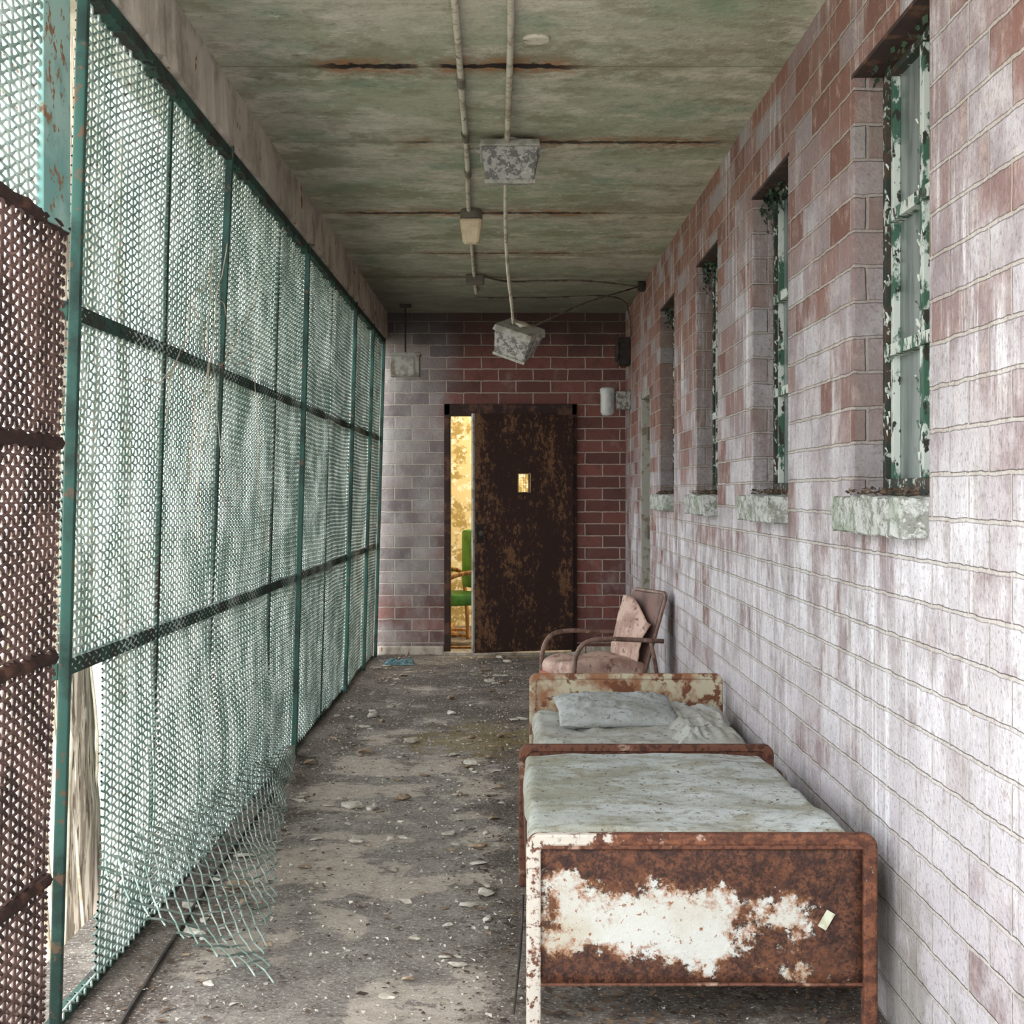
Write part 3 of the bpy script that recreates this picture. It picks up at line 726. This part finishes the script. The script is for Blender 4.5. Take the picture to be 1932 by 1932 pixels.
def mdisp2(P):
    n=mnoise.noise(P*2.2+Vector((5,0,0)))*.015+abs(mnoise.noise(Vector((P.x*9+P.y*4,P.y*3,1))))*.030+abs(mnoise.noise(Vector((P.x*4-P.y*8,P.y*7,3))))*.018
    top=max(0,P.z/.05); P=P.copy(); P.z+=n*top; P.x+=mnoise.noise(Vector((P.y*5,P.z*9,7)))*.015; return P
mb=MB(); mb.rbox((.528,6.32,.342),(.85,1.42,.108),.04,n=(52,80,8),disp=mdisp2)
obj('mattress',mb,m_cloth,origin=(.528,6.32,.29),smooth=True,label='mattress covered with crumpled grey sheet',category='mattress')
mb=MB()
def fold(u,v):
    x=.66+.28*u; y=5.95+1.02*v
    h=.024+.030*math.exp(-((v-.85)/.25)**2)+.040*abs(mnoise.noise(Vector((u*3+v*3,v*5,1))))+.018*abs(mnoise.noise(Vector((u*7,v*9+u*5,7))))
    e=min(u,1-u,v,1-v)*6; e=min(1,e)
    return (x+.03*mnoise.noise(Vector((v*5,u*3,2))),y,.402+h*e)
mb.grid(fold,44,70); o=obj('bed_sheet',mb,m_cloth,origin=(.78,6.6,.40),smooth=True,label='crumpled pale sheet bunched beside the pillow',category='sheet')
def pillow(cx,cy,cz,w,d,h,rot,tilt):
    mb=MB(); R3=Matrix.Translation(Vector((cx,cy,cz)))@Matrix.Rotation(rot,4,'Z')@Matrix.Rotation(tilt,4,'X')
    n=40
    for sgn in (1,-1):
        def f(u,v):
            a,b=2*u-1,2*v-1
            t=max(0,(1-abs(a)**3.2))**.55*max(0,(1-abs(b)**2.6))**.6
            pin=1-.05*(1-abs(a*b))*(abs(a)**4+abs(b)**4)
            wr=abs(mnoise.noise(Vector((a*7+b,b*3,2))))*.016
            z=sgn*h/2*t*(1+.2*mnoise.noise(Vector((a*3,b*3,sgn))))+.006*mnoise.noise(Vector((a*8,b*8,0)))+(wr*t if sgn>0 else 0)
            return R3@Vector((a*w/2*pin,b*d/2*pin,z))
        mb.grid(f,n,n)
    return mb
mb=pillow(.455,6.62,.464,.52,.36,.09,math.radians(4),math.radians(13))
o=obj('pillow',mb,m_pillow,origin=(.455,6.62,.39),smooth=True,label='limp pale blue-grey pillow lying on the sheet',category='pillow')
wd=o.modifiers.new('W','WELD'); wd.merge_threshold=.0005
mb=MB(); mb.lathe((.48,4.52,0),[(.001,.004),(.15,.004),(.17,.012),(.185,.030),(.20,.032),(.20,.036),(.182,.036),(.165,.016),(.148,.008),(.001,.008)],32)
obj('basin',mb,m_pan,origin=(.48,4.52,0),smooth=True,label='shallow white enamel basin beneath the bed',category='basin')

# ------------------------------------------------------------ armchair
ch=empty('armchair',(.55,9.45,0),math.radians(198),label='broken pink vinyl armchair with bent tubular arms beside the wall',category='chair')
for sy in (-1,1):
    mb=MB(); y=sy*.29
    mb.tube(bez([(-.30,y,0),(-.26,y,.30),(-.22,y,.50)],6),.013,8)
    obj('leg',mb,m_tubeb,parent=ch,local=True,smooth=True)
    mb=MB(); mb.tube(bez([(-.30,y,.505),(-.1,y,.52),(.1,y,.53),(.21,y,.505),(.265,y,.42),(.275,y,.28),(.27,y,.14),(.265,y,0)],8),.0145,10)
    obj('armrest',mb,m_tubeb,parent=ch,local=True,smooth=True)
mb=MB(); mb.tube([(-.24,-.29,.27),(-.24,.29,.27)],.011,8); mb.tube([(.22,-.29,.24),(.22,.29,.24)],.011,8); mb.tube([(-.24,-.22,.27),(.22,-.22,.24)],.011,8); mb.tube([(-.24,.22,.27),(.22,.22,.24)],.011,8)
obj('seat_frame',mb,m_tubeb,parent=ch,local=True)
mb=MB()
def sdp(P):
    P=P.copy(); P.z+=.02*mnoise.noise(P*7)*(P.z>0)+.015*(1-(P.x/.27)**2)*(P.z>0); return P
mb.rbox((.04,0,.325),(.52,.50,.11),.045,n=(18,18,6),disp=sdp); obj('seat',mb,m_pink,parent=ch,local=True,smooth=True)
mb=MB(); mb.rbox((.045,0,.275),(.53,.51,.04),.015,n=(8,8,4)); obj('seat_base',mb,m_red,parent=ch,local=True,smooth=True,label='red vinyl seat base')
RB=Matrix.Translation(Vector((-.17,0,.33)))@Matrix.Rotation(math.radians(-17),4,'Y')
mb=MB(); pts=[(0,-.25,-.05),(0,-.25,.45),(0,-.242,.475),(0,-.215,.49),(0,.215,.49),(0,.242,.475),(0,.25,.45),(0,.25,-.05)]
mb.tube([RB@(Vector(p)+Vector((-.03,0,0))) for p in pts],.012,8); obj('back_frame',mb,m_tubeb,parent=ch,local=True,smooth=True)
mb=MB(); mb.box((-.03,-.235,.0),(-.018,.235,.475),RB); obj('backrest',mb,m_pinkd,parent=ch,local=True,bevel=.004,label='dark torn vinyl backrest')
mb=MB()
def cov(u,v):
    y=-.235+.47*u; top=.44-.12*u+.03*math.sin(u*5)
    z=-.01+top*v
    bulge=.035*math.sin(math.pi*v)**.8*(.6+.4*math.sin(math.pi*u))+.03*v*(1-u)-.012*math.sin(math.pi*v)*math.cos(u*9)
    return RB@Vector((.006+bulge+.010*mnoise.noise(Vector((u*5,v*5,2))),y,z))
mb.grid(cov,26,22); o=obj('torn_cover',mb,m_pink,parent=ch,local=True,smooth=True,label='torn pink vinyl cover'); so=o.modifiers.new('S','SOLIDIFY'); so.thickness=.006

# ------------------------------------------------------------ ceiling services
ptsA=[(-.174,4.2),(-.176,5.0),(-.187,6.0),(-.20,7.2),(-.222,8.2),(-.243,9.9),(-.255,11.0),(-.262,11.9)]
mb=MB(); mb.tube(bez([(x,y,H-.012) for x,y in ptsA],6),.012,10)
c=obj('conduit',mb,m_cond,origin=(-.2,8,H-.02),smooth=True,label='cream painted conduit running along the ceiling',category='pipe')
for yy in (5.7,6.6,7.35,9.2):
    xx=np.interp(yy,[p[1] for p in ptsA],[p[0] for p in ptsA]); mb=MB(); mb.tube([(xx,yy,H-.016),(xx,yy+.12,H-.016)],.0165,10)
    mb.v=[tuple(Vector(p)-Vector((-.2,8,H-.02))) for p in mb.v]
    q=obj('coupling',mb,m_dcond,parent=c,local=True)
mb=MB(); mb.tube(bez([(.004,4.2,H-.012),(.002,5.2,H-.012),(-.005,6.0,H-.02),(-.012,6.66,H-.03)],6),.0125,10)
obj('conduit',mb,m_cond,origin=(0,5.5,H-.03),smooth=True,label='cream conduit feeding the mottled flood lamp',category='pipe')
mb=MB(); mb.tube(bez([(-.018,6.84,H-.10),(-.022,7.7,H-.22),(-.01,8.4,H-.36),(.012,9.1,2.50),(.02,9.36,2.43)],6),.0095,8)
obj('conduit',mb,m_cond,origin=(-.01,8,2.7),smooth=True,label='sagging cream conduit dangling between flood lamps',category='pipe')
def flood(loc,rot,label,stem):
    e=empty('flood_lamp',loc,label=label,category='lamp'); e.rotation_euler=rot
    mb=MB()
    mb.hexa([(-.105,-.07,-.10),(.105,-.07,-.10),(.10,.06,-.07),(-.10,.06,-.07)],[(-.125,-.10,.055),(.125,-.10,.055),(.125,.10,.055),(-.125,.10,.055)])
    obj('housing',mb,m_galv,parent=e,local=True,bevel=.008)
    mb=MB(); mb.hexa([(-.133,-.115,.05),(.133,-.115,.05),(.133,.11,.05),(-.133,.11,.05)],[(-.128,-.10,.085),(.128,-.10,.085),(.12,.10,.10),(-.12,.10,.10)])
    obj('lamp_lid',mb,m_lid,parent=e,local=True,bevel=.006)
    mb=MB(); mb.box((-.11,-.078,-.108),(.11,-.066,-.09)); obj('lamp_lip',mb,m_lid,parent=e,local=True,bevel=.002)
    for sx in (-1,1):
        mb=MB(); mb.tube([(sx*.125,-.02,.06),(sx*.15,-.02,.06)],.014,8); obj('lamp_knob',mb,m_lid,parent=e,local=True)
    mb=MB(); mb.tube([(0,0,.09),(0,0,.09+stem)],.014,10); mb.lathe((0,0,.09+stem-.015),[(.001,0),(.04,0),(.04,.012),(.001,.015)],16); obj('lamp_stem',mb,m_cond,parent=e,local=True)
    return e
flood((.0,6.75,2.84),(math.radians(-8),0,0),'mottled galvanised flood lamp fixed under the ceiling',.03)
flood((.045,9.4,2.33),(math.radians(14),math.radians(20),math.radians(-22)),'tilted mottled flood lamp dangling from its conduit',.03)
mb=MB(); mb.tube(bez([(.14,9.42,2.42),(.5,10.2,2.66),(.99,11.3,2.93)],8),.006,8)
obj('conduit',mb,m_dcond,origin=(.5,10.3,2.7),smooth=True,label='grey cable sagging from lamp to wall corner',category='pipe')
mb=MB(); mb.rbox((.97,11.35,2.925),(.06,.1,.07),.01,n=(4,4,4)); obj('junction_box',mb,m_black,origin=(.965,11.35,2.91),label='small black junction box in the ceiling corner',category='junction box')
mb=MB(); mb.tube(bez([(-.18,11.0,H-.012),(.0,11.25,H-.012),(.45,11.2,H-.012),(.70,11.25,H-.02),(.94,11.35,H-.035)],6),.007,8)
obj('conduit',mb,m_dcond,origin=(.3,11.2,H),smooth=True,label='thin dark conduit crossing the ceiling to the wall',category='pipe')
mb=MB(); mb.tube(bez([(-.27,12.2,H-.012),(.3,12.2,H-.012),(.75,12.1,H-.012),(.93,12.3,H-.05),(.99,12.6,H-.25),(.99,12.78,2.70)],6),.007,8)
obj('conduit',mb,m_dcond,origin=(.3,12.2,H),smooth=True,label='dark conduit bending down the brick wall',category='pipe')
mb=MB(); mb.rbox((-.25,11.0,H-.033),(.13,.13,.07),.012,n=(4,4,4)); obj('junction_box',mb,m_dcond,origin=(-.25,11.0,H-.035),label='rusty square junction box under the ceiling',category='junction box')
mb=MB(); mb.lathe((.09,5.27,H-.006),[(.001,-.004),(.044,-.004),(.048,0),(.048,.006),(.001,.006)],28); obj('ceiling_cover_plate',mb,m_cond,origin=(.09,5.27,H-.006),label='round pale blanking plate on the ceiling',category='cover plate')
e=empty('ceiling_lamp',(-.213,8.45,H),label='small ceiling lamp with cream glass jar',category='lamp')
mb=MB(); mb.lathe((-.213,8.45,H),[(.001,-.001),(.055,-.001),(.06,-.02),(.062,-.055),(.001,-.06)],20); obj('lamp_base',mb,m_dcond,parent=e,smooth=False)
mb=MB(); mb.hexa([(-.213-.045,8.41,H-.19),(-.213+.045,8.41,H-.19),(-.213+.045,8.49,H-.19),(-.213-.045,8.49,H-.19)],[(-.213-.065,8.39,H-.055),(-.213+.065,8.39,H-.055),(-.213+.065,8.51,H-.055),(-.213-.065,8.51,H-.055)]); obj('lamp_shade',mb,m_jar,parent=e,bevel=.018)
e=empty('hanging_lamp_box',(-.865,12.7,2.30),label='grey metal lamp box hanging on a rod',category='lamp')
mb=MB(); mb.tube([(-.865,12.7,2.56),(-.865,12.7,H-.01)],.008,8); mb.box((-.91,12.66,H-.025),(-.82,12.74,H)); obj('hanging_rod',mb,m_black,parent=e)
mb=MB(); mb.box((-.985,12.62,2.36),(-.745,12.78,2.54)); mb.box((-.995,12.61,2.53),(-.735,12.79,2.555)); obj('lamp_housing',mb,m_dedge,parent=e,bevel=.006)
mb=MB(); mb.box((-.94,12.612,2.375),(-.79,12.62,2.52)); obj('lamp_face',mb,m_lid,parent=e,bevel=.002)
e=empty('wall_lamp',(1.0,12.75,2.15),label='wall lamp with white glass jar and metal bracket',category='lamp')
mb=MB(); mb.box((.88,12.68,2.09),(.998,12.82,2.24)); mb.tube([(.80,12.75,2.22),(.90,12.75,2.20)],.012,8); obj('lamp_bracket',mb,m_galv,parent=e,bevel=.006)
mb=MB(); mb.lathe((.81,12.75,2.04),[(.001,0),(.045,.004),(.058,.03),(.058,.17),(.062,.19),(.064,.22),(.05,.235),(.001,.24)],22); obj('lamp_jar',mb,m_jarw,parent=e,smooth=True)
mb=MB(); mb.box((.90,12.72,2.46),(1.0,12.88,2.69)); mb.box((.88,12.70,2.50),(.905,12.90,2.64)); obj('alarm_box',mb,m_black,origin=(1,12.8,2.57),bevel=.008,label='dark rusted metal box mounted on brick wall',category='metal box')

# ------------------------------------------------------------ debris
random.seed(21)
def chunk_mesh(name,flat,mat,seed):
    rs=random.Random(seed); bm=bmesh.new()
    for q in range(14): bm.verts.new((rs.uniform(-1,1),rs.uniform(-.75,.75),rs.uniform(0,1)*flat))
    r=bmesh.ops.convex_hull(bm,input=bm.verts); 
    for v in [v for v in bm.verts if not v.link_faces]: bm.verts.remove(v)
    zm=min(v.co.z for v in bm.verts)
    for v in bm.verts: v.co.z-=zm
    me=D.meshes.new(name); bm.to_mesh(me); bm.free(); me.materials.append(mat); return me
cm=[chunk_mesh('plaster_chunk',f,m,s) for f,m,s in ((.7,m_chip,1),(.4,m_chip,2),(.8,m_chipb,3),(.4,m_chip,4),(.35,m_chipb,5))]
def inbed(x,y): return x>-.03 and y<7.2
def place(x,y,s,i=None):
    o=D.objects.new('plaster_chunk',cm[i if i is not None else random.choice([0,1,3,3,1,2,4])]); COL.objects.link(o)
    o.location=(x,y,0.0005); o.rotation_euler=(0,0,random.uniform(0,6.28)); o.scale=(s,s,s)
    tag(o,'pale broken plaster chunk on the dirty concrete floor','plaster chunk',group='plaster debris on the floor')
for (x,y,s,i) in ((-.70,6.82,.05,0),(-.62,6.80,.045,1),(-.49,7.0,.04,2),(-.37,9.7,.04,0),(-.55,8.6,.05,0),(-.86,9.6,.05,0),(-.60,5.9,.025,3),(-.78,6.2,.028,1),(-.08,7.1,.04,3),(-.08,5.35,.05,1),(-.14,5.2,.035,1),(-.42,7.6,.035,4),(-.30,8.2,.04,1),(-.2,7.9,.04,0),(-.48,6.2,.03,0),(-.07,6.6,.04,4)): place(x,y,s,i)
for q in range(285):
    y=4.1+9.0*random.random()**1.1; x=random.uniform(-1.1,.9)
    if random.random()<.5: x=random.choice([random.gauss(-.92,.12),random.gauss(-.15,.10)])
    if inbed(x,y) or x<-1.10 or x>.93 or (x>.2 and 8.9<y<10): continue
    place(x,y,random.uniform(.012,.027)*(1 if random.random()<.80 else 1.8))
mb=MB()
for q in range(8500):
    y=4.05+9.2*random.random(); x=random.uniform(-1.12,.97)
    if random.random()<.5: x=random.choice([random.gauss(-1.0,.12),random.gauss(-.08,.09),random.uniform(-.05,.95)])
    if x<-1.12 or x>.97: continue
    s=random.uniform(.004,.012) * (1.8 if random.random()<.12 else 1)
    c=Vector((x,y,.004+random.random()*.006)); an=random.uniform(0,6.28)
    ax=Vector((math.cos(an),math.sin(an),random.uniform(-.2,.2)))*s; bx=Vector((-math.sin(an),math.cos(an),random.uniform(-.3,.3)))*s*random.uniform(.25,.7)
    mb.add([c-ax,c-bx,c+ax,c+bx],[(0,1,2,3)])
for q in range(700):
    y=4.0+.75*random.random(); x=random.uniform(.05,.93); s=random.uniform(.008,.022)
    c=Vector((x,y,.008+random.random()*.012)); an=random.uniform(0,6.28)
    ax=Vector((math.cos(an),math.sin(an),random.uniform(-.3,.3)))*s; bx=Vector((-math.sin(an),math.cos(an),random.uniform(-.3,.3)))*s*random.uniform(.3,.7)
    if (x-.48)**2+(y-4.52)**2<.045: continue
    mb.add([c-ax,c-bx,c+ax,c+bx],[(0,1,2,3)])
obj('leaf_litter',mb,m_leaf,origin=(0,8,0),kind='stuff',label='dead leaf bits and dirt strewn over the floor',category='leaf litter')
mb=MB()
for q in range(5200):
    y=4.05+9.2*random.random(); x=random.uniform(-1.12,.1) if random.random()<.8 else random.uniform(-.1,.95)
    s=random.uniform(.003,.010); c=Vector((x,y,.004+s*.3)); 
    pts=[c+Vector((random.uniform(-1,1),random.uniform(-1,1),random.uniform(-.4,.8)))*s for _ in range(4)]
    mb.add(pts,[(0,1,2),(0,2,3),(0,3,1),(1,3,2)])
obj('gravel_bits',mb,m_chip,origin=(0,8,0),kind='stuff',label='fine pale plaster crumbs scattered over the floor',category='gravel')
mb=MB()
for q in range(190):
    x=random.uniform(.12,.84); y=4.1+1.25*random.random(); s=random.uniform(.003,.010)
    c=Vector((x,y,.518-.028*(y-4.2)+.012)); an=random.uniform(0,6.28); ax=Vector((math.cos(an),math.sin(an),.1))*s; bx=Vector((-math.sin(an),math.cos(an),0))*s*.5
    mb.add([c-ax,c-bx,c+ax,c+bx],[(0,1,2,3)])
obj('leaf_litter',mb,m_leaf,origin=(.47,4.7,.52),kind='stuff',label='dry leaf crumbs scattered on the bare mattress',category='leaf litter')
mb=MB()
def rag(u,v):
    x=-1.03+.24*u; y=12.45+.3*v; e=min(1,min(u,1-u,v,1-v)*6)
    return (x+.03*mnoise.noise(Vector((u*5,v*5,0))),y,.004+e*.045*abs(mnoise.noise(Vector((u*6,v*6,3)))+.35))
mb.grid(rag,20,20); obj('rag',mb,m_blue,origin=(-.9,12.6,0),smooth=True,label='crumpled faded blue rag on the floor',category='cloth')
mb=MB(); mb.tube([(-1.02,4.0,.008),(-1.08,5.6,.008),(-1.10,7.2,.008)],.007,6); obj('metal_rod',mb,m_black,origin=(-1.07,5.5,0),label='long rusty metal rod lying along the fence',category='rod')

# ------------------------------------------------------------ world + camera
w=D.worlds.new('World'); scene.world=w; w.use_nodes=True
bg=w.node_tree.nodes['Background']; bg.inputs[0].default_value=(.955,.98,1.0,1); bg.inputs[1].default_value=6.2
cam=D.cameras.new('Camera'); cam.lens=54; cam.sensor_width=36; cam.shift_x=.002; cam.shift_y=-.0186
co=D.objects.new('Camera',cam); COL.objects.link(co); co.location=(0,0,1.40); co.rotation_euler=(math.radians(90),0,0)
cam.clip_start=.05; cam.clip_end=300
scene.camera=co
for o in D.objects:
    if '_o' in o: del o['_o']
